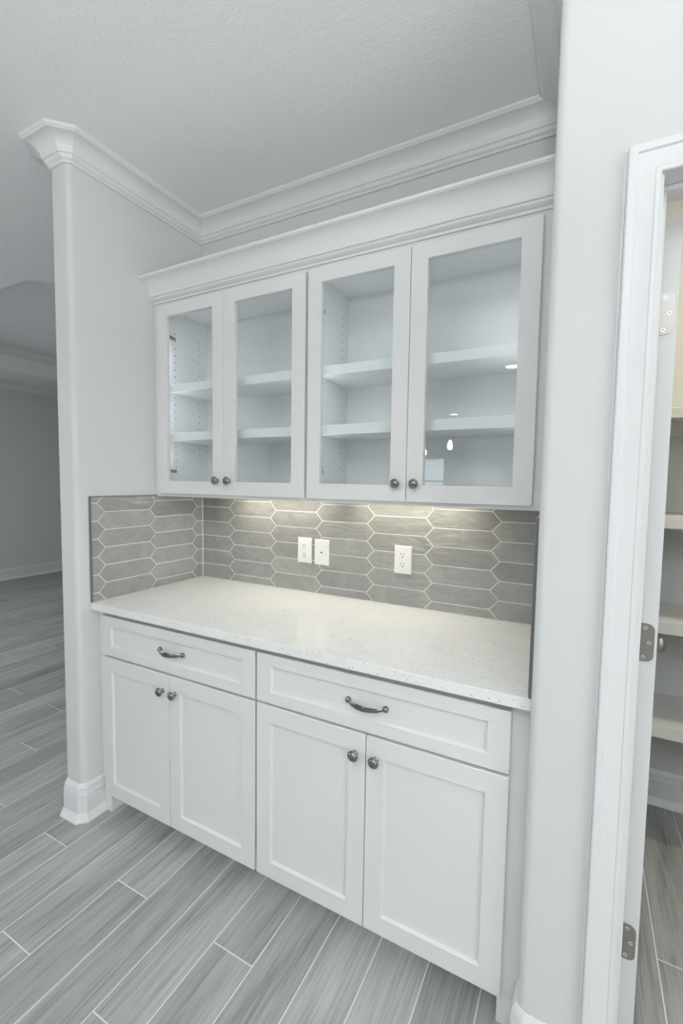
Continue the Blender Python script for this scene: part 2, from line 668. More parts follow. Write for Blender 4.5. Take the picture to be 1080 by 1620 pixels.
f = BM()  # added unseen window row that lifts the left room
for a, b in ((-3.65, -3.60), (-2.78, -2.72), (-1.88, -1.82), (-1.0, -0.95)):
    box(f, RX0 - 0.09, RX0 + 0.015, a, b, 0.58, 2.24)
for a, b in ((-3.60, -2.78), (-2.72, -1.88), (-1.82, -1.0)):
    for c, d in ((0.58, 0.63), (1.385, 1.425), (2.19, 2.24)):
        box(f, RX0 - 0.09, RX0 + 0.015, a, b, c, d)
o = struct(obj('window_3', f, 'trim'), 'added row of white sash windows for fill in the left room, out of frame')
for a, b in ((-3.60, -2.78), (-2.72, -1.88), (-1.82, -1.0)):
    obj('pane', B(RX0 - 0.06, RX0 - 0.056, a, b, 0.63, 2.19), 'glass', o)

# ------------------------------------------------------------------ ceiling with clipped tray over the left room
outer = [(RX0 - 0.1, RY0 - 0.1), (RX1 + 0.1, RY0 - 0.1), (RX1 + 0.1, RY1 + 0.1), (RX0 - 0.1, RY1 + 0.1)]
tray = [(-3.74, -0.05), (-1.44, -0.05), (-0.90, 0.49), (-0.90, 2.06), (-1.44, 2.60), (-3.74, 2.60), (-4.28, 2.06), (-4.28, 0.49)]
TZ = 2.945
bm = BM()
loops = [[Vector((*p, 0)) for p in outer], [Vector((*p, 0)) for p in reversed(tray)]]
flat = [p for l in loops for p in l]
lowv = [bm.verts.new((p.x, p.y, CZ)) for p in flat]
for t in tessellate_polygon(loops):
    bm.faces.new([lowv[i] for i in t])
tv = lowv[4:][::-1]
topv = [bm.verts.new((*p, TZ)) for p in tray]
for i in range(8):
    j = (i + 1) % 8
    bm.faces.new((tv[i], tv[j], topv[j], topv[i]))
bm.faces.new(topv)
# upper skin, so that the ceiling is a solid slab
hi = [bm.verts.new((*p, TZ + 0.1)) for p in outer]
bm.faces.new(hi)
for i in range(4):
    j = (i + 1) % 4
    bm.faces.new((lowv[i], lowv[j], hi[j], hi[i]))
ce = struct(obj('ceiling', bm, 'ceil'), 'white textured ceiling with a clipped-corner tray at left')

# ------------------------------------------------------------------ crown mouldings
cove = []
for i in range(9):
    a = math.radians(90 * i / 8)
    cove.append((0.083 - 0.052 * math.sin(a), -0.016 - 0.040 * (1 - math.cos(a))))
crown = [(0, 0), (0.092, 0), (0.092, -0.010), (0.086, -0.013)] + cove + \
        [(0.029, -0.059), (0.024, -0.060), (0.022, -0.064), (0.018, -0.071), (0.010, -0.0755), (0.008, -0.079), (0.008, -0.083), (0, -0.083)]
CH = 0.016


def crown_run(name, path, z, label, side=1, prof=crown, closed=False, mt='trim'):
    o = obj(name, sweep(BM(), prof, path, lambda p, h: Vector((p.x, p.y, z + h)), side, closed), mt)
    o.data.set_sharp_from_angle(angle=math.radians(28))
    for p in o.data.polygons:
        p.use_smooth = True
    for ed in o.data.edges:                     # crisp mitres
        if ed.vertices[0] // len(prof) == ed.vertices[1] // len(prof):
            ed.use_edge_sharp = True
    return struct(o, label)


e = 0.0005
crown_run('trim_1', [(XR - e, YF + 0.05), (XR - e, YB - e), (XL + e, YB - e), (XL + e, YW + CH), (XL - CH, YW - e), (XLL + CH, YW - e), (XLL - e, YW + CH), (XLL - e, RY1)], CZ - e,
          'white crown moulding around the niche and the wing wall end', side=1)
crown_run('trim_2', [(RX0 + e, RY1), (RX0 + e, RY0)], CZ - e, 'white crown moulding on the far wall of the left room', side=1)
crown_run('trim_3', list(reversed(tray)), TZ - e, 'white crown moulding inside the ceiling tray', side=-1, closed=True, prof=[(a * 1.15, b * 1.35) for a, b in crown])

# ------------------------------------------------------------------ baseboards
base = [(0, 0), (0.030, 0), (0.030, 0.006), (0.027, 0.010), (0.0155, 0.034), (0.0155, 0.099), (0.0100, 0.1005), (0.0100, 0.1040), (0.0150, 0.106),
        (0.0125, 0.126), (0.0070, 0.1275), (0.0070, 0.1310), (0.0115, 0.133), (0.005, 0.149), (0.003, 0.1515), (0, 0.1515)]


def base_run(name, path, label, side=1):
    o = obj(name, sweep(BM(), base, path, lambda p, h: Vector((p.x, p.y, FZ + 0.0003 + h)), side), 'trim')
    o.data.set_sharp_from_angle(angle=math.radians(25))
    return struct(o, label)


base_run('baseboard_left', [(XL + e, -0.571), (XL + e, YW + CH), (XL - CH, YW - e), (XLL + CH, YW - e), (XLL - e, YW + CH), (XLL - e, RY1)],
         'tall white baseboard wrapped around the wing wall end', 1)
base_run('baseboard_right', [(1.773, YF - e), (XR + CH, YF - e), (XR - e, YF + CH), (XR - e, -0.571)], 'white baseboard on the rounded corner beside the pantry door', -1 if False else 1)
base_run('baseboard_far', [(RX0 + e, RY1), (RX0 + e, RY0)], 'white baseboard on the far wall of the left room', 1)
base_run('baseboard_pantry', [(3.1, 0.62 - e), (XR + 0.11, 0.62 - e)], 'white baseboard under the pantry shelves', 1)

# ------------------------------------------------------------------ backsplash tiles (parts of the walls)
TP = 0.0731       # row pitch
TW = 0.2513       # column pitch
HX = 0.0165       # half depth of the zig-zag
GR = 0.0017       # half grout
ZREF = 1.278


def clip(poly, ax, val, keep_less):
    out = []
    n_ = len(poly)
    for i in range(n_):
        a, b = poly[i], poly[(i + 1) % n_]
        ia = (a[ax] <= val) if keep_less else (a[ax] >= val)
        ib = (b[ax] <= val) if keep_less else (b[ax] >= val)
        if ia:
            out.append(a)
        if ia != ib:
            t = (val - a[ax]) / (b[ax] - a[ax])
            out.append((a[0] + (b[0] - a[0]) * t, a[1] + (b[1] - a[1]) * t))
    return out


def inset(poly, d):
    n_ = len(poly)
    ar = sum(poly[i][0] * poly[(i + 1) % n_][1] - poly[(i + 1) % n_][0] * poly[i][1] for i in range(n_))
    s = 1 if ar > 0 else -1
    out = []
    for i in range(n_):
        p0, p1, p2 = Vector(poly[i - 1]), Vector(poly[i]), Vector(poly[(i + 1) % n_])
        d1, d2 = (p1 - p0).normalized(), (p2 - p1).normalized()
        n1, n2 = Vector((-d1.y, d1.x)) * s, Vector((-d2.y, d2.x)) * s
        den = 1 + n1.dot(n2)
        if den < 0.2:
            den = 0.2
        q = p1 + (n1 + n2) / den * d
        out.append((q.x, q.y))
    return out


def clean(poly):
    out = []
    for p in poly:
        if not out or (abs(p[0] - out[-1][0]) + abs(p[1] - out[-1][1])) > 0.0008:
            out.append(p)
    if len(out) > 1 and abs(out[0][0] - out[-1][0]) + abs(out[0][1] - out[-1][1]) <= 0.0008:
        out.pop()
    return out


def tiles(parent, bounds, par0, u0, u1, z0, z1, mapf, first_phase):
    """bounds: column boundary of index 0; parity of index 0 column given by first_phase"""
    count = 0
    for k in range(-2, 10):
        a, b = bounds + k * TW, bounds + (k + 1) * TW
        if b + HX < u0 or a - HX > u1:
            continue
        ph = 0 if (k + first_phase) % 2 == 0 else 0.5
        for j in range(-8, 4):
            zl = ZREF + (j + ph) * TP
            zh = zl + TP
            zc = (zl + zh) / 2
            poly = [(a + HX, zl), (b - HX, zl), (b + HX, zc), (b - HX, zh), (a + HX, zh), (a - HX, zc)]
            poly = inset(poly, GR)
            for ax, val, less in ((0, u0 + GR, False), (0, u1 - GR, True), (1, z0 + GR, False), (1, z1 - GR, True)):
                if len(poly) > 2:
                    poly = clip(poly, ax, val, less)
            poly = clean(poly)
            if len(poly) < 3:
                continue
            w_ = max(p[0] for p in poly) - min(p[0] for p in poly)
            h_ = max(p[1] for p in poly) - min(p[1] for p in poly)
            if w_ < 0.008 or h_ < 0.006:
                continue
            bm = BM()
            bev = 0.0013
            lo = [bm.verts.new(mapf(p, 0.0072)) for p in poly]
            mi = [bm.verts.new(mapf(p, 0.0006)) for p in poly]
            dz = random.uniform(-0.0002, 0.0002)
            tp = [bm.verts.new(mapf(p, dz)) for p in inset(poly, bev)]
            for A_, B_ in ((lo, mi), (mi, tp)):
                for i in range(len(poly)):
                    jj = (i + 1) % len(poly)
                    bm.faces.new((A_[i], A_[jj], B_[jj], B_[i]))
            bm.faces.new(tp)
            bm.faces.new(lo)
            obj('tile', bm, 'tile', parent)
            count += 1
    return count


TZ0 = CT + 0.0008
YT = -0.600
XTR = 1.634
# mapf(p, depth): depth 0 is the glazed face
tiles(wb, 0.195, 0, 0.0, XTR, TZ0, ZT - 0.0005, lambda p, d: Vector((p[0], d, p[1])), 1)
tiles(wl, 0.0555 - 2 * TW, 0, 0.0, -YT, TZ0, ZT - 0.0005, lambda p, d: Vector((-d, -p[0], p[1])), 1)
tiles(wr, 0.182 - 2 * TW, 0, 0.0, -YT, TZ0, ZT - 0.0005, lambda p, d: Vector((XTR + d, -p[0], p[1])), 0)
obj('grout', B(0.0, XTR, 0.0014, 0.0079, TZ0, ZT - 0.0004), 'grout', wb)
obj('grout', B(-0.0079, -0.0014, YT, 0.0, TZ0, ZT - 0.0004), 'grout', wl)
obj('grout', B(XTR + 0.0014, XTR + 0.0079, YT, 0.0, TZ0, ZT - 0.0004), 'grout', wr)
# white caulk line in the inside corner and along the worktop
obj('caulk', B(-0.0002, 0.0030, -0.0030, 0.0010, TZ0, ZT - 0.0005), 'grout', wb)
# metal edge profile on the ends of the side tiling
for par, xa, xb in ((wl, XL + 0.0002, 0.0012), (wr, XTR - 0.0012, XR - 0.0002)):
    bm = BM()
    box(bm, xa, xb, YT - 0.0075, YT, TZ0, ZT + 0.004, 0.0008)
    box(bm, xa, xb, YT, -0.284, ZT, ZT + 0.004)
    o = obj('tile_edge_trim', bm, 'edge', par)
    o['label'] = 'dark metal tile edge strip'

# ------------------------------------------------------------------ countertop
bm = B(XL + 0.001, XR - 0.001, -0.6078, YB - 0.001, CB, CT, 0.0022, 2)
ct = obj('countertop', bm, 'quartz')
tag(ct, 'speckled white quartz countertop over the drawers', 'countertop')

# ------------------------------------------------------------------ hardware prototypes (mesh data shared)
def make_knob(centre, parent):
    # axis along -y; base at centre.y
    prof = [(0.0, 0.0), (0.0085, 0.0), (0.0085, 0.002), (0.0055, 0.004), (0.0045, 0.009), (0.0060, 0.0135), (0.0125, 0.0155), (0.0160, 0.018),
            (0.0162, 0.020), (0.0148, 0.022), (0.0130, 0.0222), (0.0125, 0.0235), (0.0085, 0.0262), (0.0045, 0.0276), (0.0, 0.028)]
    bm = lathe(BM(), prof, 20, lambda r, a, h: Vector((centre[0] + r * math.cos(a), centre[1] - h, centre[2] + r * math.sin(a))))
    o = obj('knob', bm, 'nickel', parent, True)
    o.data.set_sharp_from_angle(angle=math.radians(50))
    o['label'] = 'round brushed nickel knob'
    return o


KNOB = None


def knob(x, y, z, parent):
    global KNOB
    if KNOB is None:
        KNOB = make_knob((x, y, z), parent)
        KNOB['dy'] = WL[KNOB].y - y
        del KNOB['dy']
        return KNOB
    return dup(KNOB, (x, y - 0.014, z), parent, 'knob')


def make_pull(cx, y, cz, parent):
    bm = BM()
    hwid = 0.048
    N = 20
    rows = []
    for i in range(N + 1):
        t = -1 + 2 * i / N
        x = cx + hwid * t * 1.16
        out = 0.008 + 0.023 * math.cos(t * math.pi / 2) ** 0.75 if abs(t) < 1 else 0.008
        wd = 0.0036 + 0.0052 * (1 - t * t) ** 0.8
        th = 0.0022 + 0.0008 * (1 - t * t)
        if abs(abs(t) - 0.7) < 0.06:
            wd += 0.0010
            th += 0.0010
        rows.append([bm.verts.new((x, y - out + th * sy, cz + wd * sz)) for sy, sz in ((-1, -0.6), (-1, 0.6), (-0.3, 1), (1, 0.7), (1, -0.7), (-0.3, -1))])
    for a, b in zip(rows, rows[1:]):
        for i in range(6):
            j = (i + 1) % 6
            bm.faces.new((a[i], a[j], b[j], b[i]))
    bm.faces.new(rows[0])
    bm.faces.new(rows[-1])
    for s in (-1, 1):
        fx = cx + s * 0.0585
        prof = [(0.0, 0.0), (0.0088, 0.0), (0.0094, 0.003), (0.0090, 0.006), (0.0070, 0.0095), (0.0035, 0.0118), (0.0, 0.0125)]
        lathe(bm, prof, 16, lambda r, a, h: Vector((fx + r * math.cos(a), y - h, cz + r * math.sin(a))))
    o = obj('pull', bm, 'nickel', parent, True)
    o.data.set_sharp_from_angle(angle=math.radians(45))
    o['label'] = 'bowed brushed nickel drawer pull'
    return o


# ------------------------------------------------------------------ base cabinets
YD, YFR = -0.589, -0.570       # door face, face-frame face
ZDB, ZDT, ZWB, ZWT = 0.1133, 0.6955, 0.7039, 0.8636


def shaker(name, x0, x1, z0, z1, parent, ix, iz, yf=YD, yb=YFR - 0.0003):
    d = obj(name, frame_ring(x0, x1, z0, z1, ix, iz, iz, yf, yb), 'cab', parent)
    d.data.set_sharp_from_angle(angle=math.radians(10))
    p = BM()
    box(p, x0 + ix - 0.002, x1 - ix + 0.002, yf + 0.0090, yb - 0.002, z0 + iz - 0.002, z1 - iz + 0.002)
    obj('panel', p, 'cab', d)
    return d


def base_cabinet(label, xc0, xc1, xl, xs, xr, leg):
    t = thing('base_cabinet', ((xc0 + xc1) / 2, -0.28, FZ), label, 'cabinet', 'white base cabinets under the worktop')
    g = 0.0006
    obj('carcass', B(xc0 + g, xc1 - g, -0.552, YB - 0.002, 0.118, CB - 0.0005), 'cab', t)
    bm = BM()
    # face frame: stiles, rails
    box(bm, xc0 + g, xl + 0.012, YFR, -0.5525, 0.118, CB - 0.0005)
    box(bm, xr - 0.012, xc1 - g, YFR, -0.5525, 0.118, CB - 0.0005)
    box(bm, xl + 0.012, xr - 0.012, YFR, -0.5525, ZWT - 0.016, CB - 0.0005)
    box(bm, xl + 0.012, xr - 0.012, YFR, -0.5525, ZDT - 0.01, ZWB + 0.01)
    box(bm, xl + 0.012, xr - 0.012, YFR, -0.5525, 0.118, ZDB + 0.02)
    obj('face_frame', bm, 'cab', t)
    bm = BM()
    box(bm, xc0 + g, xc1 - g, -0.505, -0.490, FZ, 0.1175)
    if leg < 0:
        box(bm, xc0 + g, xc0 + 0.055, YFR, -0.5055, FZ, 0.1175)
    else:
        box(bm, xc1 - 0.055, xc1 - g, YFR, -0.5055, FZ, 0.1175)
    obj('toe_kick', bm, 'cab', t)
    bm = B(xl, xr, -0.586, YFR - 0.0005, CB - 0.011, CB - 0.0006)
    obj('counter_substrate', bm, 'ply', t)
    gap = 0.0013
    dr = shaker('drawer', xl, xr, ZWB, ZWT, t, 0.054, 0.0375)
    make_pull((xl + xr) / 2, YD + 0.0088, (ZWB + ZWT) / 2, dr)
    d1 = shaker('door', xl, xs - gap, ZDB, ZDT, t, 0.055, 0.056)
    d2 = shaker('door', xs + gap, xr, ZDB, ZDT, t, 0.055, 0.056)
    knob(xs - 0.032, YD - 0.0002, 0.634, d1)
    knob(xs + 0.032, YD - 0.0002, 0.634, d2)
    return t


XM = 0.8151
base_cabinet('white shaker base cabinet beside the wing wall, with drawer and two doors', XL + 0.001, XM, 0.0341, 0.4137, 0.8105, -1)
base_cabinet('white shaker base cabinet nearest the pantry door, with drawer and two doors', XM, XR - 0.001, 0.8196, 1.2105, 1.5965, 1)

# ------------------------------------------------------------------ wall cabinets
YUD, YUF = -0.3022, -0.2825
UZ0, UZ1 = 1.352, 2.171
UT = 2.196


def cup_hinge(x, z, s, parent):
    """concealed hinge seen through the glass: s=+1 mounted on a left side panel"""
    bm = BM()
    box(bm, min(x, x + s * 0.006), max(x, x + s * 0.006), -0.262, -0.205, z - 0.007, z + 0.007, 0.0015)
    # arm curving to the door
    rows = []
    for i in range(6):
        a = math.radians(90 * i / 5)
        px = x + s * (0.004 + 0.026 * math.sin(a) * 0 + 0.022 * (i / 5) ** 2)
        py = -0.225 - 0.054 * (i / 5)
        hw = 0.007 + 0.011 * (i / 5) ** 3
        rows.append([bm.verts.new((px - s * 0.004, py, z - hw)), bm.verts.new((px + s * 0.006, py - 0.002, z - hw)), bm.verts.new((px + s * 0.006, py - 0.002, z + hw)), bm.verts.new((px - s * 0.004, py, z + hw))])
    for a, b in zip(rows, rows[1:]):
        for i in range(4):
            j = (i + 1) % 4
            bm.faces.new((a[i], a[j], b[j], b[i]))
    bm.faces.new(rows[0])
    bm.faces.new(rows[-1])
    o = obj('hinge', bm, 'hinge', parent)
    o['label'] = 'small steel cup hinge'
    return o


def wall_cabinet(label, xc0, xc1, xl, xs, xr):
    t = thing('wall_cabinet', ((xc0 + xc1) / 2, -0.14, ZT), label, 'cabinet', 'white glass-door wall cabinets')
    g = 0.0006
    ti = 0.016
    xi0, xi1 = max(xc0 + g, xl - 0.012), min(xc1 - g, xr + 0.012)
    # carcass panels
    obj('side_panel', B(xi0, xi0 + ti, -0.262, -0.004, ZT, UT - 0.001), 'mela', t)
    obj('side_panel', B(xi1 - ti, xi1, -0.262, -0.004, ZT, UT - 0.001), 'mela', t)
    obj('back_panel', B(xi0, xi1, -0.0038, YB - 0.001, ZT, UT - 0.001), 'mela', t)
    obj('bottom_panel', B(xi0 + ti, xi1 - ti, -0.262, -0.004, ZT + 0.020, ZT + 0.036), 'mela', t)
    obj('top_panel', B(xi0 + ti, xi1 - ti, -0.262, -0.004, UT - 0.020, UT - 0.004), 'mela', t)
    bm = BM()
    box(bm, xc0 + g, xl + 0.022, YUF, -0.2623, ZT, UT - 0.0005)
    box(bm, xr - 0.022, xc1 - g, YUF, -0.2623, ZT, UT - 0.0005)
    box(bm, xl + 0.022, xr - 0.022, YUF, -0.2623, ZT, ZT + 0.040)
    box(bm, xl + 0.022, xr - 0.022, YUF, -0.2623, UT - 0.050, UT - 0.0005)
    obj('face_frame', bm, 'cab', t)
    for za, zb in ((1.8075, 1.8435), (1.5890, 1.6260)):
        obj('shelf', B(xi0 + ti + 0.001, xi1 - ti - 0.001, -0.240, -0.005, za, zb, 0.0015), 'mela', t)
    # rows of shelf-pin holes on the side panels
    for side, x in ((1, xi0 + ti), (-1, xi1 - ti)):
        bm = BM()
        for yy in (-0.205, -0.055):
            z = 1.47
            while z < 2.10:
                if not (1.585 < z < 1.63 or 1.80 < z < 1.85):
                    lathe(bm, [(0.0, 0.0), (0.0026, 0.0), (0.0026, 0.0006), (0.0, 0.0006)], 8,
                          lambda r, a, h: Vector((x + side * h, yy + r * math.cos(a), z + r * math.sin(a))))
                z += 0.032
        o = obj('pin_holes', bm, 'pin', t)
        o['kind'] = 'stuff'
    gap = 0.0009
    for k, (a, b) in enumerate(((xl, xs - gap), (xs + gap, xr))):
        d = obj('door', frame_ring(a, b, UZ0, UZ1, 0.056, 0.055, 0.0505, YUD, YUF - 0.0004, 0.0005), 'cab', t)
        d.data.set_sharp_from_angle(angle=math.radians(10))
        p = obj('glass_pane', B(a + 0.0568, b - 0.0568, -0.2925, -0.2885, UZ0 + 0.0558, UZ1 - 0.0513), 'glass', d)
        p['label'] = 'clear glass door pane'
        knob(xs + (-0.032 if k == 0 else 0.032), YUD - 0.0002, 1.412, d)
        s = 1 if k == 0 else -1
        for z in (2.055, 1.452):
            cup_hinge(xi0 + ti if k == 0 else xi1 - ti, z, s, d)
    return t


wall_cabinet('white wall cabinet with two glass doors beside the wing wall', XL + 0.001, 0.8132, 0.0341, 0.4163, 0.8070)
wall_cabinet('white wall cabinet with two glass doors nearest the pantry door', 0.8132, XR - 0.001, 0.8195, 1.2076, 1.5956)

# added fill strips hidden behind the face-frame stiles to brighten the cabinet interiors
for x, d, lab in ((0.0383, 1, 'added slim upright fill strip inside the glass cabinet, next to the wing wall'),
                  (0.7963, -1, 'added slim upright fill strip inside the wing-wall glass cabinet, at the middle partition'),
                  (0.8300, 1, 'added slim upright fill strip inside the pantry-side glass cabinet, at the middle partition'),
                  (1.5910, -1, 'added slim upright fill strip inside the glass cabinet, closest to the pantry')):
    t = thing('fill_strip', (x, -0.253, 1.48), lab, 'light strip', 'added fill strips inside the glass cabinets')
    xa_, xb_ = sorted((x, x + d * 0.0022))
    obj('channel', B(xa_, xb_, -0.2615, -0.2450, 1.480, 2.025), 'plate', t)
    xa_, xb_ = sorted((x + d * 0.0023, x + d * 0.0052))
    for za_, zb_ in ((1.485, 1.560), (1.655, 1.780), (1.870, 2.020)):     # broken at the shelves
        obj('diffuser', B(xa_, xb_, -0.2605, -0.2460, za_, zb_), 'cfill', t)

# crown on top of the wall cabinets
cp = []
for i in range(9):
    a = math.radians(90 * i / 8)
    cp.append((0.0735 - 0.046 * math.sin(a), 2.276 - 0.060 * (1 - math.cos(a)) - 0.002))
prof = [(0, 2.285), (0.080, 2.285), (0.080, 2.277), (0.0745, 2.275)] + cp + [(0.0262, 2.2125), (0.0205, 2.2115), (0.0195, 2.206), (0.0120, 2.1985), (0.0060, 2.1965), (0.0060, 2.188), (0.0005, 2.188)]
bm = sweep(BM(), prof, [(XL + 0.001, YUF), (XR - 0.001, YUF)], lambda p, h: Vector((p.x, p.y, h)), -1)
o = obj('crown_moulding', bm, 'cab')
for p in o.data.polygons:
    p.use_smooth = True
o.data.set_sharp_from_angle(angle=math.radians(28))
tag(o, 'white cove crown moulding along the top of the glass cabinets', 'crown moulding')

# under-cabinet light bars, tucked behind the bottom rail
for k, (a, b, lab) in enumerate(((0.26, 0.76, 'slim warm light bar under the wall cabinet by the wing wall'), (0.88, 1.38, 'slim warm light bar under the wall cabinet by the pantry'))):
    t = thing('under_cabinet_light', ((a + b) / 2, -0.085, ZT + 0.004), lab, 'light bar', 'under-cabinet light bars')
    obj('housing', B(a, b, -0.105, -0.065, ZT + 0.010, ZT + 0.0195), 'plate', t)
    obj('diffuser', B(a + 0.01, b - 0.01, -0.101, -0.069, ZT + 0.0045, ZT + 0.0098), 'led', t)

# ------------------------------------------------------------------ outlets and jack plate
def plate(x0, x1, z0, z1, parent):
    bm = BM()
    y = -0.0008
    lo = [bm.verts.new(p) for p in ((x0, y, z0), (x1, y, z0), (x1, y, z1), (x0, y, z1))]
    b = 0.004
    mi = [bm.verts.new(p) for p in ((x0, y - 0.0035, z0), (x1, y - 0.0035, z0), (x1, y - 0.0035, z1), (x0, y - 0.0035, z1))]
    tp = [bm.verts.new(p) for p in ((x0 + b, y - 0.0062, z0 + b), (x1 - b, y - 0.0062, z0 + b), (x1 - b, y - 0.0062, z1 - b), (x0 + b, y - 0.0062, z1 - b))]
    for A_, B_ in ((lo, mi), (mi, tp)):
        for i in range(4):
            j = (i + 1) % 4
            bm.faces.new((A_[i], A_[j], B_[j], B_[i]))
    bm.faces.new(tp)
    bm.faces.new(lo)
    return obj('cover_plate', bm, 'plate', parent)


def disc(cx, cz, y0, y1, r, seg=14, squash=None):
    pts = []
    for i in range(seg):
        a = 2 * math.pi * i / seg
        x, z = r * math.cos(a), r * math.sin(a)
        if squash:
            z = max(-squash, min(squash, z))
        pts.append((cx + x, cz + z))
    return prism(BM(), pts, y0, y1, lambda p, h: Vector((p[0], h, p[1])))


def outlet(cx, cz, label):
    t = thing('electrical_outlet', (cx, 0, cz), label, 'outlet', 'duplex outlets on the backsplash')
    plate(cx - 0.0365, cx + 0.0365, cz - 0.057, cz + 0.057, t)
    for dz in (0.0195, -0.0195):
        z = cz + dz
        rc = obj('receptacle', disc(cx, z, -0.0071, -0.0086, 0.0172, 20, 0.0140), 'plate', t)
        bm = BM()
        box(bm, cx - 0.0075, cx - 0.0052, -0.00885, -0.0086, z + 0.0005, z + 0.0085)
        box(bm, cx + 0.0052, cx + 0.0075, -0.00885, -0.0086, z + 0.0005, z + 0.0075)
        obj('slot', bm, 'slot', rc)
        obj('ground_hole', disc(cx, z - 0.0070, -0.0086, -0.00885, 0.0027, 10), 'slot', rc)
    obj('screw', disc(cx, cz, -0.0071, -0.0080, 0.0028, 10), 'screw', t)
    return t


outlet(0.6255, 1.1035, 'white duplex outlet left of the jack plate on the grey tiles')
outlet(1.0948, 1.1035, 'white duplex outlet standing alone on the grey tiles below the right wall cabinet')
t = thing('jack_plate', (0.7152, 0, 1.1012), 'blank white jack plate with one small hole on the grey tiles', 'wall plate')
plate(0.7152 - 0.0365, 0.7152 + 0.0365, 1.1012 - 0.057, 1.1012 + 0.057, t)
obj('jack', disc(0.7152, 1.1012, -0.0071, -0.0080, 0.0040, 12), 'slot', t)
for dz in (0.042, -0.042):
    obj('screw', disc(0.7152, 1.1012 + dz, -0.0071, -0.0078, 0.0024, 10), 'plate', t)

# ------------------------------------------------------------------ pantry door frame
cas = [(0, 0), (0, 0.0085), (0.002, 0.0105), (0.009, 0.0105), (0.011, 0.0090), (0.013, 0.0095), (0.022, 0.0125), (0.034, 0.0145), (0.039, 0.0150), (0.0405, 0.0175),
       (0.042, 0.0185), (0.054, 0.0185), (0.0565, 0.0165), (0.0575, 0.0)]
rv = 0.005
fr = thing('door_frame', (DX0, YF, FZ), 'white moulded casing and jamb around the pantry doorway', 'door frame')
del fr['category']
fr.name = 'trim_4'
fr['kind'] = 'structure'
xa, xb, zc = DX0 - rv, DX1 + rv, DZ - 0.004
# three mitred casing boards
def casing(path):
    return sweep(BM(), cas, path, lambda p, h: Vector((p.x, YF - 0.0004 - h, p.y)), 1)


full = [(xa, FZ), (xa, zc), (xb, zc), (xb, FZ)]
bm = casing(full)
o = obj('casing', bm, 'trim', fr)
for p in o.data.polygons:
    p.use_smooth = True
o.data.set_sharp_from_angle(angle=math.radians(22))
obj('caulk', B(xa - 0.0620, xa - 0.0577, YF - 0.0030, YF - 0.0003, FZ, zc + 0.05), 'trim', fr)
bm = BM()
box(bm, DX0 - 0.0178, DX0, YF + 0.0002, YF + 0.1198, FZ, DZ)
obj('jamb', bm, 'trim', fr)
obj('jamb', B(DX1, DX1 + 0.0178, YF + 0.0002, YF + 0.1198, FZ, DZ), 'trim', fr)
obj('head_jamb', B(DX0 - 0.0178, DX1 + 0.0178, YF + 0.0002, YF + 0.1198, DZ + 0.0001, DZ + 0.0178), 'trim', fr)
bm = BM()
box(bm, DX0 + 0.0002, DX0 + 0.011, YF + 0.050, YF + 0.083, FZ, DZ - 0.011, 0.002)
obj('stop', bm, 'trim', fr)
obj('stop', B(DX1 - 0.011, DX1 - 0.0002, YF + 0.050, YF + 0.083, FZ, DZ - 0.011, 0.002), 'trim', fr)
obj('head_stop', B(DX0 + 0.0002, DX1 - 0.0002, YF + 0.050, YF + 0.083, DZ - 0.0108, DZ - 0.0002, 0.002), 'trim', fr)

# ------------------------------------------------------------------ pantry door, standing open into the pantry
HX0, HY0 = 1.8890, -0.500
door = thing('door_1', (HX0, HY0, FZ + 0.008), 'white panelled pantry door standing open, seen on its hinge edge', 'door')
door['kind'] = 'structure'
del door['category']
DT, DLn, DTop = 0.035, 0.755, 2.002
bm = BM()
core = 0.010
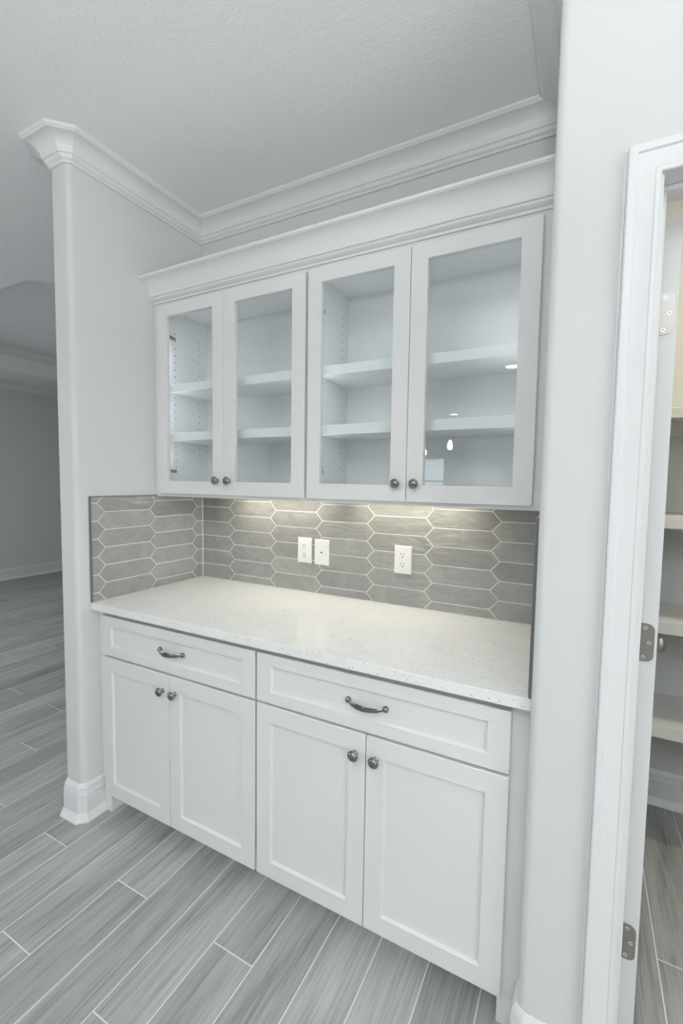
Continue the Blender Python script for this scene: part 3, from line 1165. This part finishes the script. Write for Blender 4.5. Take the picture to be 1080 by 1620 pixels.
# slab core with stiles and rails proud on both faces
box(bm, HX0 - DT + core, HX0 - core, HY0 + 0.001, HY0 + DLn - 0.001, FZ + 0.009, DTop - 0.001)
for (ya, yb, za, zb) in ((0, 0.115, FZ + 0.008, DTop), (DLn - 0.115, DLn, FZ + 0.008, DTop), (0.115, DLn - 0.115, FZ + 0.008, FZ + 0.25), (0.115, DLn - 0.115, 0.93, 1.07), (0.115, DLn - 0.115, DTop - 0.115, DTop)):
    box(bm, HX0 - DT, HX0, HY0 + ya, HY0 + yb, za, zb)
obj('leaf', bm, 'trim', door)
for zc_ in (1.7918, 1.0584, 0.3246):
    pts = [(1.8500, zc_ - 0.0443)] + arc(1.8838 - 0.0155, zc_ - 0.0443 + 0.0155, 0.0155, 270, 360, 6) + arc(1.8838 - 0.0155, zc_ + 0.0443 - 0.0155, 0.0155, 0, 90, 6) + [(1.8500, zc_ + 0.0443)]
    h = obj('hinge', prism(BM(), pts, HY0 - 0.0022, HY0 - 0.0002, lambda p, q: Vector((p[0], q, p[1]))), 'satin', door)
    h['label'] = 'satin nickel hinge leaf with rounded corners'
    kn = lathe(BM(), [(0, zc_ - 0.0443), (0.0055, zc_ - 0.0443), (0.0055, zc_ + 0.0443), (0, zc_ + 0.0443)], 12, lambda r, a, q: Vector((1.8452 + r * math.cos(a), HY0 - 0.0045 + r * math.sin(a), q)))
    obj('knuckle', kn, 'satin', h, True)
    for sx, sz in ((1.8655, 0.034), (1.8740, 0.0005), (1.8640, -0.034)):
        s = obj('screw', disc(sx, zc_ + sz, HY0 - 0.0032, HY0 - 0.0022, 0.0041, 12), 'screw', h)
    bm = BM()
    for sx, sz in ((1.8655, 0.034), (1.8740, 0.0005), (1.8640, -0.034)):
        box(bm, sx - 0.0020, sx + 0.0020, HY0 - 0.0034, HY0 - 0.0032, zc_ + sz - 0.0006, zc_ + sz + 0.0006)
        box(bm, sx - 0.0006, sx + 0.0006, HY0 - 0.0034, HY0 - 0.0032, zc_ + sz - 0.0020, zc_ + sz - 0.0007)
        box(bm, sx - 0.0006, sx + 0.0006, HY0 - 0.0034, HY0 - 0.0032, zc_ + sz + 0.0007, zc_ + sz + 0.0020)
    obj('screw_recesses', bm, 'slot', h)
KY, KZ = HY0 + DLn - 0.07, 0.862
for s, xk in ((1, HX0), (-1, HX0 - DT)):
    prof = [(0, 0.0), (0.031, 0.0), (0.032, 0.004), (0.026, 0.009), (0.012, 0.012), (0.011, 0.030), (0.019, 0.036), (0.0265, 0.046), (0.0275, 0.055), (0.022, 0.064), (0.012, 0.068), (0, 0.069)]
    bm = lathe(BM(), prof, 24, lambda r, a, q: Vector((xk + s * (q + 0.0002), KY + r * math.cos(a), KZ + r * math.sin(a))))
    o = obj('door_knob', bm, 'satin', door, True)
    o['label'] = 'round satin nickel door knob'
door.rotation_euler = (0, 0, math.radians(-3.9))

# ------------------------------------------------------------------ pantry shelves
for za, zb, lab in ((1.6630, 1.6990, 'topmost white pantry shelf seen through the doorway'),
                    (1.2610, 1.3070, 'second white pantry shelf from the top, seen through the doorway'),
                    (0.8670, 0.9140, 'third white pantry shelf from the top, behind the door knob'),
                    (0.4680, 0.5180, 'lowest white pantry shelf above the pantry baseboard')):
    t = thing('pantry_shelf', (2.4, 0.46, za), lab, 'shelf', 'white pantry shelves')
    obj('board', B(XR + 0.112, 3.098, 0.318, 0.6185, zb - 0.018, zb), 'shelf', t)
    obj('front_edge', B(XR + 0.112, 3.098, 0.300, 0.3178, za, zb + 0.0005, 0.0015), 'shelf', t)
    obj('cleat', B(XR + 0.112, 3.098, 0.600, 0.6188, zb - 0.075, zb - 0.0183), 'shelf', t)

# ------------------------------------------------------------------ kitchen lights behind the photographer (seen in the glass), plus added left-room fill
def recessed(x, y, label, power, z=CZ, col=(1.0, 0.985, 0.965)):
    t = thing('recessed_light', (x, y, z), label, 'ceiling light', 'recessed ceiling lights')
    prof = [(0.072, -0.0005), (0.098, -0.0005), (0.098, -0.004), (0.090, -0.008), (0.076, -0.008), (0.072, -0.0005)]
    obj('trim_ring', lathe(BM(), prof, 28, lambda r, a, h: Vector((x + r * math.cos(a), y + r * math.sin(a), z + h))), 'trim', t)
    obj('lens', lathe(BM(), [(0, -0.0045), (0.0715, -0.0045), (0.0715, -0.001), (0, -0.001)], 24, lambda r, a, h: Vector((x + r * math.cos(a), y + r * math.sin(a), z + h))), 'lens', t)
    l = area('lamp', (0, 0, -0.012), (0, 0, 0), 0.14, 0.14, power, col, 'DISK')
    l.parent = t
    return t


recessed(1.01, -4.00, 'recessed ceiling light mirrored under the upper glass-cabinet shelf', CAN_POWER)
recessed(-0.40, -7.13, 'recessed ceiling light mirrored just above the lower glass-cabinet shelf', CAN_POWER)
recessed(2.45, 0.00, 'recessed ceiling light inside the pantry above the shelves', PANTRY_POWER, col=(1.0, 0.90, 0.68))
recessed(-2.60, -1.20, 'added fill ceiling light in the left room, out of frame beside the tray', LEFT_FILL)  # unseen lights added to raise the left room's brightness
recessed(-4.20, -1.20, 'added fill ceiling light in the left room near its added windows', LEFT_FILL)


def pendant(x, y, zb, label):
    t = thing('pendant_lamp', (x, y, zb), label, 'pendant lamp', 'clear glass pendants over the island')
    at = lambda r, a, h: Vector((x + r * math.cos(a), y + r * math.sin(a), zb + h))
    obj('canopy', lathe(BM(), [(0, CZ - zb), (0.06, CZ - zb), (0.06, CZ - zb - 0.015), (0.01, CZ - zb - 0.025), (0, CZ - zb - 0.025)], 20, at), 'satin', t, True)
    obj('rod', lathe(BM(), [(0.004, CZ - zb - 0.024), (0.004, 0.155)], 8, at), 'satin', t, True)
    obj('socket', lathe(BM(), [(0, 0.155), (0.018, 0.155), (0.020, 0.10), (0.020, 0.075), (0, 0.075)], 16, at), 'satin', t, True)
    obj('bulb', lathe(BM(), [(0, 0.0745), (0.010, 0.074), (0.014, 0.055), (0.024, 0.028), (0.026, 0.012), (0.018, -0.008), (0, -0.016)], 16, at), 'bulb', t, True)
    obj('glass_shade', lathe(BM(), [(0.022, 0.12), (0.060, 0.112), (0.072, 0.098), (0.128, -0.075), (0.125, -0.075), (0.069, 0.096), (0.058, 0.109), (0.022, 0.117)], 28, at), 'glass', t, True)
    return t


pendant(0.595, -3.146, 1.745, 'clear glass cone pendant lamp mirrored in the right cabinet door')
pendant(0.105, -3.90, 1.745, 'clear glass pendant lamp farther along the island, mirrored at the door frame edge')


# added fill behind the photographer, shaped as a floor lamp, for ceiling-bounced flash light
def ceiling_bounce(x, y, label, power):
    t = thing('bounce_fill', (x, y, FZ), label, 'fill lamp')
    at = lambda r, a, h: Vector((x + r * math.cos(a), y + r * math.sin(a), FZ + h))
    obj('lamp_base', lathe(BM(), [(0, 0.0005), (0.15, 0.0005), (0.15, 0.018), (0.03, 0.03), (0, 0.03)], 28, at), 'satin', t, True)
    obj('pole', lathe(BM(), [(0.011, 0.029), (0.011, 1.66)], 14, at), 'satin', t, True)
    obj('bowl', lathe(BM(), [(0, 1.655), (0.05, 1.66), (0.14, 1.70), (0.19, 1.77), (0.187, 1.77), (0.137, 1.704), (0.05, 1.664), (0, 1.660)], 32, at), 'satin', t, True)
    l = area('lamp', (0, 0, 1.755), (math.radians(180), 0, 0), 0.30, 0.30, power, (0.985, 0.99, 1.0), 'DISK')
    l.data.spread = math.radians(176)
    l.parent = t
    return t


ceiling_bounce(1.9, -2.9, 'added fill light shaped as a floor lamp behind the camera, bounced off the ceiling', CEILING_BOUNCE)
